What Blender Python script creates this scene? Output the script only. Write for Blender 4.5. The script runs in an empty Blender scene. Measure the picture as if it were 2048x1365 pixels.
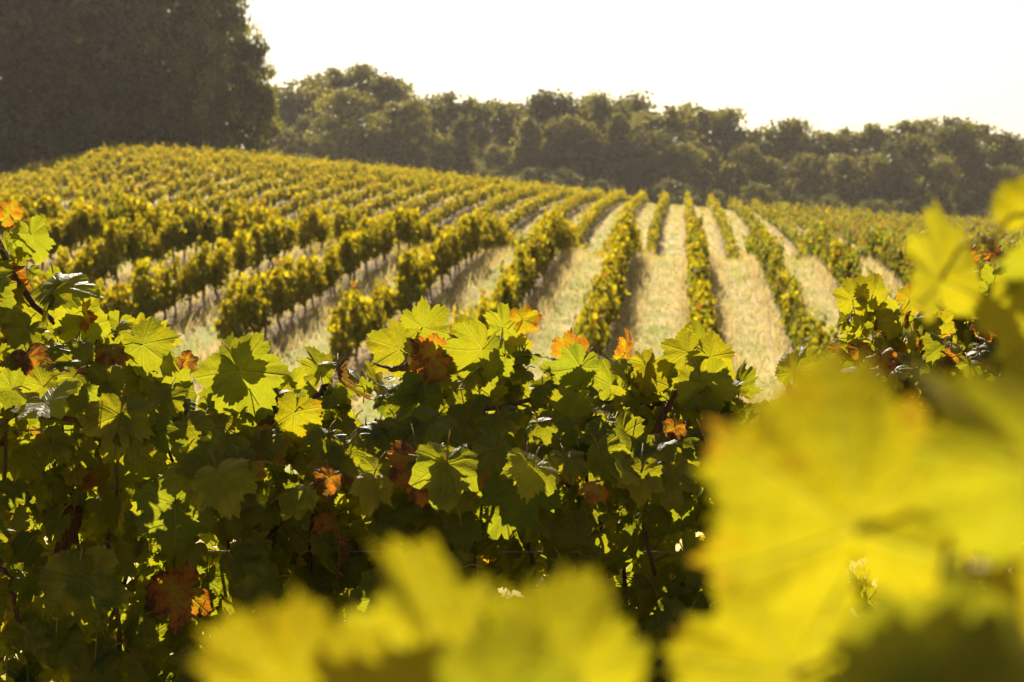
import bpy, math, random
import numpy as np
from mathutils import Vector, Matrix

# ------------------------------------------------------------------ constants
SEED = 7
rng = np.random.default_rng(SEED)
C = bpy.context.scene.collection
CAM_H = 1.75
FOC, SENS, PW, PH = 70.0, 36.0, 2048.0, 1365.0
PX = SENS / PW / FOC                 # tangent per photo pixel
HORIZON = 470.0
PITCH = math.atan((PH / 2 - HORIZON) * PX)
SUN_EL, SUN_AZ = math.radians(29), math.radians(-7)   # azimuth from +Y towards +X

# ------------------------------------------------------------------ camera, sky, sun, exposure
cam_d = bpy.data.cameras.new("camera")
cam = bpy.data.objects.new("camera", cam_d)
C.objects.link(cam)
cam_d.lens, cam_d.sensor_width = FOC, SENS
cam_d.clip_start, cam_d.clip_end = 0.05, 6000
cam.location = (0, 0, CAM_H)
cam.rotation_euler = (math.pi / 2 - PITCH, 0, 0)
cam_d.dof.use_dof = True
cam_d.dof.focus_distance = 3.95
cam_d.dof.aperture_fstop = 10.5
bpy.context.scene.camera = cam

world = bpy.data.worlds.new("World")
bpy.context.scene.world = world
world.use_nodes = True
wn = world.node_tree
sky = wn.nodes.new("ShaderNodeTexSky")
sky.sky_type = 'NISHITA'
sky.sun_disc = False
sky.sun_elevation = SUN_EL
sky.sun_rotation = SUN_AZ
sky.dust_density = 1.0
sky.air_density = 1.0
bg = wn.nodes["Background"]
bg.inputs["Strength"].default_value = 0.04
wn.links.new(sky.outputs[0], bg.inputs["Color"])

sun_d = bpy.data.lights.new("sun", 'SUN')
sun_d.energy = 5.0
sun_d.angle = math.radians(0.5)
sun_d.color = (1.0, 0.87, 0.68)
sun = bpy.data.objects.new("sun", sun_d)
C.objects.link(sun)
SUN_DIR = Vector((math.sin(SUN_AZ) * math.cos(SUN_EL), math.cos(SUN_AZ) * math.cos(SUN_EL), math.sin(SUN_EL)))
sun.rotation_euler = SUN_DIR.to_track_quat('Z', 'Y').to_euler()
sun.location = (-30, 60, 60)

sc = bpy.context.scene
sc.view_settings.view_transform = 'Standard'
sc.view_settings.look = 'None'
sc.view_settings.exposure = 1.2
sc.view_settings.gamma = 1.0
cy = sc.cycles
cy.max_bounces = 8
cy.diffuse_bounces = 4
cy.glossy_bounces = 2
cy.transmission_bounces = 5
cy.transparent_max_bounces = 8
cy.volume_bounces = 1
cy.sample_clamp_indirect = 6.0
cy.caustics_reflective = False
cy.caustics_refractive = False
cy.use_denoising = True

# ------------------------------------------------------------------ projection helpers
RX = cam.rotation_euler.to_matrix()
def at(px, py, d):
    """world point seen at photo pixel (px,py) at depth d along the view axis"""
    v = Vector(((px - PW / 2) * PX * d, -(py - PH / 2) * PX * d, -d))
    return RX @ v + cam.location
RXI = np.array(RX.transposed())
def project(P):
    q = (np.asarray(P) - np.array(cam.location)) @ RXI.T
    d = -q[:, 2]
    return PW / 2 + q[:, 0] / d / PX, PH / 2 - q[:, 1] / d / PX, d

# ------------------------------------------------------------------ terrain
AZ = math.atan((1367 - PW / 2) * PX)           # direction of the rows
SA, CA = math.sin(AZ), math.cos(AZ)
ROW0, ROWS = 0.386, 2.0
def to_uv(x, y):
    return x * CA - y * SA, x * SA + y * CA
def to_xy(u, v):
    return u * CA + v * SA, -u * SA + v * CA
_V = [-400, -20, 0, 6, 15, 26, 36, 42, 48, 55, 61, 66, 73, 83, 92, 100, 115, 132, 150, 168, 185, 195, 210, 240, 300, 600, 2500]
_Z = [-1.8, -1.75, -1.75, -1.8, -2.5, -3.0, -2.65, -2.25, -1.75, -1.12, -.74, -.95, -1.75, -2.2, -1.95, -1.3, -.2, .75, 1.55, 2.2, 2.6, 2.6, 2.2, 1.0, -1, -5, -8]
_vd = np.arange(-400, 2500, 1.0)
_zd = np.interp(_vd, _V, _Z)
_k = np.hanning(7); _k /= _k.sum()
_zd[20:-20] = np.convolve(_zd, _k, 'same')[20:-20]
_LU = [-2500, -300, -120, -90, -75, -63, -54, -47, -38, -26, -17, -8, 0, 6, 22, 60, 200, 2500]
_LZ = [-12, -10, -7, -3, -.3, 2.4, 4.5, 4.45, 3.5, 2.4, 1.45, .4, 0, -.65, -2.0, -3.2, -6, -12]
_NU = [-2500, -120, -60, -30, 0, 30, 60, 200, 2500]
_NZ = [2, 2, 1.9, 1.05, 0, -1.0, -2.0, -4, -12]
def zrel(u, v):
    u = np.asarray(u, float); v = np.asarray(v, float)
    w = np.clip((v - 72) / 30, 0, 1); w = 1 - w * w * (3 - 2 * w)
    p = np.interp(v - .9 * np.clip(u, -26, 8) * w * np.clip(v / 25 - .4, 0, 1), _vd, _zd)
    s = np.clip((v - 70) / (175 - 70), 0, 1); s = s * s * (3 - 2 * s)
    n = np.clip((v - 12) / 20, 0, 1)
    lat = np.interp(u, _NU, _NZ) * n * (1 - s) + np.interp(u * 185 / np.clip(v, 100, 230), _LU, _LZ) * s
    return p + lat
def ground_z(x, y):
    u, v = to_uv(np.asarray(x, float), np.asarray(y, float))
    bump = 0.03 * np.sin(u * 2.3 + v * .7) * np.sin(v * 1.1)
    return zrel(u, v) + CAM_H + bump

# ------------------------------------------------------------------ object helpers
def tag(o, label=None, cat=None, group=None, kind=None):
    if label: o["label"] = label
    if cat: o["category"] = cat
    if group: o["group"] = group
    if kind: o["kind"] = kind
    return o
def empty(name, loc):
    o = bpy.data.objects.new(name, None)
    o.empty_display_size = 0.2
    o.location = loc
    C.objects.link(o)
    return o
def mesh_np(name, verts, tris, mats, matidx=None, uv=None, attrs=None, smooth=True):
    """verts (n,3), tris (m,3) -> mesh; uv per vertex (n,2); attrs dict of per-vertex floats"""
    me = bpy.data.meshes.new(name)
    n, m = len(verts), len(tris)
    me.vertices.add(n)
    me.vertices.foreach_set("co", np.ascontiguousarray(verts, np.float32).ravel())
    me.loops.add(m * 3)
    me.loops.foreach_set("vertex_index", np.ascontiguousarray(tris, np.int32).ravel())
    me.polygons.add(m)
    me.polygons.foreach_set("loop_start", np.arange(0, m * 3, 3, dtype=np.int32))
    me.polygons.foreach_set("loop_total", np.full(m, 3, np.int32))
    for mt in mats: me.materials.append(mt)
    if matidx is not None:
        me.polygons.foreach_set("material_index", np.ascontiguousarray(matidx, np.int32))
    me.polygons.foreach_set("use_smooth", np.full(m, smooth, bool))
    if uv is not None:
        l = me.uv_layers.new(name="UVMap")
        l.data.foreach_set("uv", np.ascontiguousarray(uv[np.asarray(tris).ravel()], np.float32).ravel())
    for k, a in (attrs or {}).items():
        at_ = me.attributes.new(k, 'FLOAT', 'POINT')
        at_.data.foreach_set("value", np.ascontiguousarray(a, np.float32))
    me.update(calc_edges=True)
    return me
def obj(name, me, parent=None, loc=(0, 0, 0)):
    o = bpy.data.objects.new(name, me)
    C.objects.link(o)
    o.location = loc
    if parent is not None: o.parent = parent
    return o

def tube(points, radii, sides=6):
    P = np.array([tuple(p) for p in points], float); R = np.asarray(radii, float)
    n = len(P)
    T = np.gradient(P, axis=0); T /= np.linalg.norm(T, axis=1)[:, None] + 1e-9
    ref = np.array([0.3, 0.2, 1.0]) if abs(T[0][2]) < .8 else np.array([1.0, .1, 0.0])
    A = np.cross(T, ref); A /= np.linalg.norm(A, axis=1)[:, None] + 1e-9
    B = np.cross(T, A)
    ang = np.linspace(0, 2 * np.pi, sides, endpoint=False)
    V = (P[:, None] + R[:, None, None] * (np.cos(ang)[None, :, None] * A[:, None] + np.sin(ang)[None, :, None] * B[:, None])).reshape(-1, 3)
    F = []
    for i in range(n - 1):
        for j in range(sides):
            a = i * sides + j; b = i * sides + (j + 1) % sides
            F += [(a, b, a + sides), (b, b + sides, a + sides)]
    V = np.vstack([V, P[0], P[-1]]); c0, c1 = len(V) - 2, len(V) - 1
    for j in range(sides):
        F.append((c0, (j + 1) % sides, j)); F.append((c1, (n - 1) * sides + j, (n - 1) * sides + (j + 1) % sides))
    return V, np.array(F)
def join(parts):
    V, F, off = [], [], 0
    for v, f in parts:
        V.append(v); F.append(np.asarray(f) + off); off += len(v)
    return np.vstack(V), np.vstack(F)
def wiggle(points, n, amp, r):
    """smooth curve through the points with a little natural crookedness"""
    P = np.array([tuple(p) for p in points], float)
    t = np.linspace(0, len(P) - 1, n)
    Q = np.stack([np.interp(t, np.arange(len(P)), P[:, k]) for k in range(3)], 1)
    for _ in range(2):
        Q[1:-1] = .25 * Q[:-2] + .5 * Q[1:-1] + .25 * Q[2:]
    Q[1:-1] += r.normal(0, amp, (n - 2, 3))
    return Q

# ------------------------------------------------------------------ materials
class N:
    def __init__(s, name):
        s.m = bpy.data.materials.new(name); s.m.use_nodes = True
        s.t = s.m.node_tree; s.t.nodes.clear()
    def n(s, typ, inp=None, **kw):
        x = s.t.nodes.new(typ)
        for k, v in kw.items(): setattr(x, k, v)
        for k, v in (inp or {}).items():
            if isinstance(v, bpy.types.NodeSocket): s.t.links.new(v, x.inputs[k])
            else: x.inputs[k].default_value = v
        return x
    def math(s, op, a, b=None, c=None, clamp=False):
        d = {0: a}
        if b is not None: d[1] = b
        if c is not None: d[2] = c
        return s.n("ShaderNodeMath", d, operation=op, use_clamp=clamp).outputs[0]
    def vmath(s, op, a, b=None):
        d = {0: a}
        if b is not None: d[1] = b
        x = s.n("ShaderNodeVectorMath", d, operation=op)
        return x.outputs["Value"] if op in ('DOT_PRODUCT', 'LENGTH', 'DISTANCE') else x.outputs[0]
    def mix(s, f, a, b):
        x = s.n("ShaderNodeMix", data_type='RGBA')
        for k, v in ((0, f), (6, a), (7, b)):
            if isinstance(v, bpy.types.NodeSocket): s.t.links.new(v, x.inputs[k])
            else: x.inputs[k].default_value = v if k == 0 else (*v, 1) if len(v) == 3 else v
        return x.outputs[2]
    def ramp(s, f, a, b):
        return s.n("ShaderNodeMapRange", {0: f, 1: a, 2: b, 3: 0.0, 4: 1.0}, clamp=True).outputs[0]
    def noise(s, vec, scale, detail=3.0, rough=.55):
        return s.n("ShaderNodeTexNoise", {"Vector": vec, "Scale": scale, "Detail": detail, "Roughness": rough}).outputs[0]
    def attr(s, name):
        return s.n("ShaderNodeAttribute", attribute_name=name).outputs["Fac"]
    def out(s, sh, vol=None):
        o = s.n("ShaderNodeOutputMaterial")
        if sh is not None: s.t.links.new(sh, o.inputs["Surface"])
        if vol is not None: s.t.links.new(vol, o.inputs["Volume"])
        return s.m

def leaf_shader(k, diff, trans, fac=.5, rough=.42, spec=.4, normal=None):
    p = k.n("ShaderNodeBsdfPrincipled", {"Base Color": diff, "Roughness": rough, "Specular IOR Level": spec})
    t = k.n("ShaderNodeBsdfTranslucent", {"Color": trans})
    if normal is not None:
        k.t.links.new(normal, p.inputs["Normal"]); k.t.links.new(normal, t.inputs["Normal"])
    return k.n("ShaderNodeMixShader", {0: fac, 1: p.outputs[0], 2: t.outputs[0]}).outputs[0]

def make_vine_leaf_mat():
    """close vine leaf: attributes rnd (per leaf), age 0 green..1 yellow, burn 0..1 orange/brown patches, UV = leaf plane"""
    k = N("vine_leaf")
    uv = k.n("ShaderNodeUVMap", uv_map="UVMap").outputs[0]
    rnd, age, burn = k.attr("rnd"), k.attr("age"), k.attr("burn")
    # main veins
    dmin, asel = None, None
    for a in (0, 52, -52, 112, -112):
        r = math.radians(a); dx, dy = math.sin(r), math.cos(r)
        along = k.vmath('DOT_PRODUCT', uv, (dx, dy, 0))
        side = k.math('ABSOLUTE', k.vmath('DOT_PRODUCT', uv, (dy, -dx, 0)))
        pen = k.math('MULTIPLY', k.math('LESS_THAN', along, 0.0), 5.0)
        d = k.math('ADD', side, pen)
        if dmin is None: dmin, asel = d, along
        else:
            lt = k.math('LESS_THAN', d, dmin)
            nd = k.math('MINIMUM', d, dmin)
            asel = k.math('ADD', k.math('MULTIPLY', lt, along), k.math('MULTIPLY', k.math('SUBTRACT', 1.0, lt), asel))
            dmin = nd
    main = k.math('SUBTRACT', 1.0, k.ramp(dmin, .006, .028))
    tt = k.math('FRACT', k.math('MULTIPLY', k.math('SUBTRACT', asel, k.math('MULTIPLY', dmin, .8)), 7.0))
    sec = k.math('SUBTRACT', 1.0, k.ramp(k.math('ABSOLUTE', k.math('SUBTRACT', tt, .5)), .03, .09))
    vein = k.math('MAXIMUM', main, k.math('MULTIPLY', sec, .45))
    # noise per leaf
    off = k.n("ShaderNodeCombineXYZ", {0: k.math('MULTIPLY', rnd, 37.0), 1: k.math('MULTIPLY', rnd, 11.0), 2: 0.0}).outputs[0]
    p = k.vmath('ADD', uv, off)
    n1 = k.noise(p, 2.2, 4.0)
    n2 = k.noise(p, 9.0, 3.0)
    blot = k.ramp(k.math('ADD', k.math('MULTIPLY', n1, .8), k.math('MULTIPLY', n2, .2)), .38, .62)
    yel = k.math('ADD', age, k.math('MULTIPLY', k.math('SUBTRACT', blot, .5), .25), clamp=True)
    g_d = k.mix(rnd, (.019, .036, .004), (.036, .052, .006))
    y_d = k.mix(rnd, (.22, .17, .010), (.17, .15, .012))
    g_t = k.mix(rnd, (.22, .28, .008), (.37, .39, .010))
    y_t = k.mix(rnd, (.55, .41, .001), (.45, .39, .001))
    dcol, tcol = k.mix(yel, g_d, y_d), k.mix(yel, g_t, y_t)
    # burnt patches: orange inside, brown core, from the rim inwards
    rad = k.vmath('LENGTH', uv)
    bn = k.math('ADD', k.math('MULTIPLY', n1, .75), k.math('ADD', k.math('MULTIPLY', n2, .22), k.math('MULTIPLY', rad, .18)))
    th = k.math('SUBTRACT', 1.0, k.math('MULTIPLY', burn, .66))
    ym = k.ramp(k.math('SUBTRACT', bn, th), -.26, -.02)
    dcol = k.mix(ym, dcol, y_d); tcol = k.mix(ym, tcol, y_t)
    om = k.ramp(k.math('SUBTRACT', bn, th), -.06, .10)
    br = k.ramp(k.math('SUBTRACT', bn, k.math('ADD', th, .14)), -.02, .06)
    dcol = k.mix(om, dcol, (.22, .070, .012)); tcol = k.mix(om, tcol, (.58, .14, .008))
    dcol = k.mix(br, dcol, (.085, .030, .016)); tcol = k.mix(br, tcol, (.12, .022, .008))
    dcol = k.mix(k.math('MULTIPLY', vein, .25), dcol, (.09, .11, .02))
    tcol = k.mix(k.math('MULTIPLY', vein, .3), tcol, (.62, .60, .06))
    cell = k.n("ShaderNodeTexVoronoi", {"Vector": p, "Scale": 16.0}, feature='DISTANCE_TO_EDGE').outputs[0]
    net = k.math('SUBTRACT', 1.0, k.ramp(cell, .02, .10))
    tcol = k.mix(k.math('MULTIPLY', net, .22), tcol, (.60, .58, .05))
    tcol = k.mix(k.math('MULTIPLY', k.ramp(n2, .35, .75), .30), tcol, (.13, .17, .006))
    bump = k.n("ShaderNodeBump", {"Strength": .45, "Distance": .01,
               "Height": k.math('SUBTRACT', k.math('MULTIPLY', n2, .5), vein)}).outputs[0]
    return k.out(leaf_shader(k, dcol, tcol, .54, .52, .25, bump))

def make_far_leaf_mat(name):
    """leaf of a vine some way off: rnd, age, burn per leaf"""
    k = N(name)
    rnd, age, burn = k.attr("rnd"), k.attr("age"), k.attr("burn")
    oi = k.n("ShaderNodeObjectInfo").outputs["Random"]
    a = k.math('ADD', age, k.math('MULTIPLY', k.math('SUBTRACT', oi, .5), .25), clamp=True)
    d = k.mix(a, k.mix(rnd, (.028, .048, .007), (.050, .070, .010)), k.mix(rnd, (.17, .13, .008), (.12, .11, .008)))
    t = k.mix(a, k.mix(rnd, (.16, .21, .010), (.26, .29, .012)), k.mix(rnd, (.80, .60, .006), (.68, .54, .008)))
    d = k.mix(burn, d, (.15, .055, .015)); t = k.mix(burn, t, (.42, .13, .015))
    return k.out(leaf_shader(k, d, t, .5, .6, .12))

def make_tree_leaf_mat(name, d0, d1, t0, t1):
    k = N(name)
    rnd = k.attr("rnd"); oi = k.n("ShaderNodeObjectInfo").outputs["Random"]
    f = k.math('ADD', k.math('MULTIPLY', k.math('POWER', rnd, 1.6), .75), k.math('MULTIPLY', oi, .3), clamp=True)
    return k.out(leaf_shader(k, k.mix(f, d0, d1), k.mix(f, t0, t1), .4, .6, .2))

def make_bark(name, c0, c1, scale):
    k = N(name)
    co = k.n("ShaderNodeTexCoord").outputs["Object"]
    mp = k.n("ShaderNodeMapping", {0: co, 3: (1, 1, .25)}).outputs[0]
    n1 = k.noise(mp, scale, 6.0, .65)
    col = k.mix(k.ramp(n1, .35, .65), c0, c1)
    b = k.n("ShaderNodeBump", {"Strength": .7, "Distance": .02, "Height": n1}).outputs[0]
    return k.out(k.n("ShaderNodeBsdfPrincipled", {"Base Color": col, "Roughness": .8, "Normal": b, "Specular IOR Level": .25}).outputs[0])

def make_ground():
    k = N("vineyard_ground")
    pos = k.n("ShaderNodeNewGeometry").outputs["Position"]
    u = k.vmath('DOT_PRODUCT', pos, (CA, -SA, 0))
    fr = k.math('FRACT', k.math('DIVIDE', k.math('SUBTRACT', u, ROW0 - 1.0 - 200 * ROWS), ROWS))   # 0.5 = on a row
    dr = k.math('MULTIPLY', k.math('ABSOLUTE', k.math('SUBTRACT', fr, .5)), ROWS)
    n1 = k.noise(pos, .55, 4.0); n2 = k.noise(pos, 3.5, 5.0, .65); n3 = k.noise(pos, 22.0, 3.0)
    green = k.ramp(k.math('ADD', k.math('ADD', k.math('MULTIPLY', n1, .7), k.math('MULTIPLY', n2, .3)), k.math('MULTIPLY', k.ramp(u, 1.0, -6.0), .12)), .45, .60)
    straw = k.mix(n2, (.60, .43, .16), (.83, .65, .31))
    grn = k.mix(n2, (.19, .23, .045), (.42, .44, .10))
    mid = k.ramp(dr, .58, .80)
    track = k.math('SUBTRACT', 1.0, k.ramp(k.math('ABSOLUTE', k.math('SUBTRACT', dr, .52)), .04, .13))
    lane = k.mix(k.math('MULTIPLY', k.math('MULTIPLY', green, .95), k.math('ADD', k.math('MULTIPLY', mid, .75), .25)), straw, grn)
    lane = k.mix(k.math('MULTIPLY', track, .35), lane, (.62, .50, .28))
    earth = k.mix(n2, (.13, .08, .045), (.30, .20, .12))
    vv = k.vmath('DOT_PRODUCT', pos, (SA, CA, 0))                    # tilled strips only where the rows stand
    dr = k.math('ADD', dr, k.math('ADD', k.ramp(vv, 31.0, 28.0), k.ramp(vv, 191.0, 194.0)))
    col = k.mix(k.ramp(k.math('ADD', dr, k.math('MULTIPLY', k.math('SUBTRACT', n2, .5), .35)), .22, .62), earth, lane)
    col = k.mix(k.math('MULTIPLY', k.ramp(n3, .5, .75), .25), col, (.10, .075, .03))
    b = k.n("ShaderNodeBump", {"Strength": .8, "Distance": .06, "Height": k.math('ADD', n2, k.math('MULTIPLY', n3, .5))}).outputs[0]
    return k.out(k.n("ShaderNodeBsdfPrincipled", {"Base Color": col, "Roughness": .95, "Specular IOR Level": .1, "Normal": b}).outputs[0])

def make_grass_mat(name):
    k = N(name)
    rnd, age = k.attr("rnd"), k.attr("age")
    d = k.mix(age, k.mix(rnd, (.10, .14, .025), (.24, .25, .05)), k.mix(rnd, (.58, .42, .16), (.80, .63, .30)))
    t = k.mix(age, k.mix(rnd, (.30, .36, .05), (.48, .50, .10)), k.mix(rnd, (.66, .50, .19), (.80, .66, .32)))
    return k.out(leaf_shader(k, d, t, .45, .7, .15))

M_LEAF = make_vine_leaf_mat()
M_FAR = make_far_leaf_mat("vine_row_leaf")
M_BARK = make_bark("vine_bark", (.035, .022, .014), (.12, .08, .055), 40)
M_CANE = make_bark("vine_cane", (.075, .030, .018), (.17, .085, .045), 60)
M_PET = make_bark("leaf_stalk", (.22, .10, .03), (.24, .20, .04), 80)
M_TBARK = make_bark("tree_bark", (.03, .024, .02), (.09, .075, .06), 6)
M_GROUND = make_ground()
M_GRASS = make_grass_mat("grass_blade")
M_CONIFER = make_tree_leaf_mat("conifer_needles", (.014, .020, .009), (.125, .130, .038), (.025, .035, .008), (.32, .31, .03))
M_OAK = make_tree_leaf_mat("oak_leaf", (.020, .028, .009), (.160, .155, .032), (.05, .065, .010), (.48, .43, .03))
M_WOOD = make_tree_leaf_mat("woodland_leaf", (.026, .034, .011), (.13, .125, .030), (.08, .09, .014), (.42, .37, .03))
kw = N("wire_steel")
M_WIRE = kw.out(kw.n("ShaderNodeBsdfPrincipled", {"Base Color": (.25, .25, .24, 1), "Metallic": .9, "Roughness": .5}).outputs[0])

# ------------------------------------------------------------------ ground sheet
def build_ground():
    us = np.unique(np.concatenate([np.linspace(-900, -130, 16), np.linspace(-130, 80, 211), np.linspace(80, 900, 16)]))
    vs = np.unique(np.concatenate([np.linspace(-300, -10, 12), np.linspace(-10, 215, 300), np.linspace(215, 420, 42), np.linspace(420, 1100, 12)]))
    U, V = np.meshgrid(us, vs)
    X, Y = to_xy(U, V)
    Z = ground_z(X, Y)
    P = np.stack([X, Y, Z], -1).reshape(-1, 3)
    nu, nv = len(us), len(vs)
    i = np.arange(nv - 1)[:, None] * nu + np.arange(nu - 1)[None]
    i = i.ravel()
    T = np.concatenate([np.stack([i, i + 1, i + nu + 1], 1), np.stack([i, i + nu + 1, i + nu], 1)])
    o = obj("ground", mesh_np("ground", P, T, [M_GROUND]))
    tag(o, kind="structure", label="sloping vineyard ground of dry grass and bare earth", cat="ground")
build_ground()

# ------------------------------------------------------------------ leaf shapes
def leaf_proto(r, n_half=30, rings=(.4, .75), soft=0.0):
    """grape leaf, petiole joint at origin, tip along +y, length about 1; returns verts, tris, uv"""
    ph = np.array([0, 10, 20, 31, 42, 53, 64, 76, 88, 100, 113, 128, 145, 160, 171, 180.])
    rr = np.array([1.0, .95, .85, .72, .79, .92, .85, .73, .68, .74, .79, .72, .65, .57, .40, .12])
    rr = rr * (1 - soft) + soft * np.array([1.0, .98, .93, .88, .88, .92, .90, .86, .84, .84, .82, .74, .56, .27, .14, .08])
    def half():
        q = rr.copy(); q[1:-1] *= 1 + r.normal(0, .045, len(q) - 2); q[3] *= r.uniform(.85, 1.1); q[7:9] *= r.uniform(.9, 1.12)
        a = np.linspace(0, 180, n_half + 1)
        b = np.interp(a, ph, q)
        saw = (np.arange(n_half + 1) % 2) * 2 - 1
        big = np.array([.035, -.01, -.05, 0.])[(np.arange(n_half + 1) + int(r.integers(0, 4))) % 4]
        b *= 1 + (saw * .05 * r.uniform(.3, 1.7, n_half + 1) + big) * np.clip((172 - a) / 40, 0, 1)
        return a, b
    a1, b1 = half(); a2, b2 = half(); b2[0], b2[-1] = b1[0], b1[-1]
    ang = np.radians(np.concatenate([a1, -a2[1:-1][::-1]]))
    rad = np.concatenate([b1, b2[1:-1][::-1]])
    n = len(ang)
    ox, oy = rad * np.sin(ang), rad * np.cos(ang)
    fr = list(rings) + [1.0]
    vs = [np.zeros((1, 2))] + [np.stack([ox * f, oy * f], 1) for f in fr]
    P = np.vstack(vs)
    tris = [(0, 1 + j, 1 + (j + 1) % n) for j in range(n)]
    for k in range(len(fr) - 1):
        a0, b0 = 1 + k * n, 1 + (k + 1) * n
        for j in range(n):
            j2 = (j + 1) % n
            tris += [(a0 + j, b0 + j, b0 + j2), (a0 + j, b0 + j2, a0 + j2)]
    x, y = P[:, 0], P[:, 1]
    R = np.hypot(x, y)
    A = np.arctan2(x, y)
    z = -r.uniform(.08, .75) * R ** 2 + r.uniform(-.12, .62) * np.abs(x) * np.exp(-R * .3)
    z += .075 * R * np.sin(A * r.integers(3, 6) + r.uniform(0, 6)) + .06 * R ** 2 * np.sin(A * 9 + r.uniform(0, 6)) + .03 * R ** 3 * np.sin(A * 17 + r.uniform(0, 6))
    z += r.uniform(-.12, .12) * x * y
    side = r.uniform(-.25, .25)
    z += side * np.clip(x * np.sign(side), 0, 1) ** 2 * 1.5
    return np.stack([x, y, z], 1), np.array(tris), P.copy()
def wither(p, r):
    v, t, uv = p
    v = v.copy()
    v[:, 0] *= r.uniform(.55, .8)
    k = r.uniform(1.2, 2.4)                                   # roll along the midrib, then bend the tip over
    a = v[:, 0] * k * 1.6
    v[:, 0], v[:, 2] = np.sin(a) / (k * 1.6), v[:, 2] + (1 - np.cos(a)) / (k * 1.6)
    b = v[:, 1] * r.uniform(.4, 1.4)
    c = v[:, 1] / np.maximum(np.abs(b), 1e-4) * np.sign(b) * 0 + v[:, 1]
    v[:, 2] -= .35 * np.abs(c) ** 1.6
    v += np.stack([np.sin(v[:, 1] * 11 + v[:, 0] * 7), np.cos(v[:, 0] * 13), np.sin(v[:, 0] * 12 + v[:, 1] * 9)], 1) * .05 * np.hypot(v[:, 0], v[:, 1])[:, None]
    return v, t, uv
PR_HI = [leaf_proto(rng, 36, (.35, .7)) for _ in range(10)]
PR_MID = [leaf_proto(rng, 22, (.55,)) for _ in range(10)]
PR_NEAR = [leaf_proto(rng, 40, (.25, .5, .75), .5) for _ in range(6)]
PR_DRY = [wither(leaf_proto(rng, 30, (.35, .7)), rng) for _ in range(6)]

def frames(tip, nor):
    tip = tip / (np.linalg.norm(tip, axis=1)[:, None] + 1e-9)
    x = np.cross(tip, nor); x /= np.linalg.norm(x, axis=1)[:, None] + 1e-9
    n = np.cross(x, tip)
    return np.stack([x, tip, n], 2)          # columns

def leaves_mesh(name, protos, pos, tip, nor, size, rnd, age, burn, mats, stalks=None, r=rng, dry=None):
    F = frames(tip, nor)
    V, T, UV, AT, MI, off = [], [], [], [], [], 0
    which = r.integers(0, len(protos), len(pos))
    if dry:
        which = np.where(burn > .92, len(protos) + r.integers(0, len(dry), len(pos)), which)
        protos = list(protos) + list(dry)
    for pi, (pv, pt, puv) in enumerate(protos):
        idx = np.where(which == pi)[0]
        if len(idx) == 0: continue
        v = np.einsum('nij,kj->nki', F[idx] * size[idx][:, None, None], pv) + pos[idx][:, None]
        nk = len(pv)
        V.append(v.reshape(-1, 3))
        T.append((pt[None] + (np.arange(len(idx)) * nk)[:, None, None]).reshape(-1, 3) + off)
        UV.append(np.tile(puv, (len(idx), 1)))
        AT.append(np.stack([np.repeat(rnd[idx], nk), np.repeat(age[idx], nk), np.repeat(burn[idx], nk)], 1))
        MI.append(np.zeros(len(idx) * len(pt), int))
        off += len(idx) * nk
    if stalks is not None:
        for a, b in stalks:
            m = (np.asarray(a) + np.asarray(b)) / 2 + np.array([0, 0, .006])
            tv, tf = tube([a, m, b], [.0013, .0011, .0011], 4)
            V.append(tv); T.append(tf + off); off += len(tv)
            UV.append(np.zeros((len(tv), 2))); AT.append(np.zeros((len(tv), 3))); MI.append(np.ones(len(tf), int))
    V, T, UV, AT, MI = np.vstack(V), np.vstack(T), np.vstack(UV), np.vstack(AT), np.concatenate(MI)
    return mesh_np(name, V, T, mats, MI, UV, {"rnd": AT[:, 0], "age": AT[:, 1], "burn": AT[:, 2]})

# simple little leaf for far vines: 6-gon folded along the midrib
_sl = np.array([[0, 0, 0], [0, 1, -.1], [.42, .75, .06], [.55, .2, .08], [.3, -.25, .04], [-.42, .75, .06], [-.55, .2, .08], [-.3, -.25, .04]])
_st = np.array([[0, 2, 1], [0, 3, 2], [0, 4, 3], [0, 1, 5], [0, 5, 6], [0, 6, 7]])
PR_FAR = [(_sl, _st, _sl[:, :2].copy())]
_ql = np.array([[0, -.3, 0], [.55, .3, .08], [0, 1, -.06], [-.55, .3, .08]])
_qt = np.array([[0, 1, 2], [0, 2, 3]])
PR_QUAD = [(_ql, _qt, _ql[:, :2].copy())]

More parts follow.
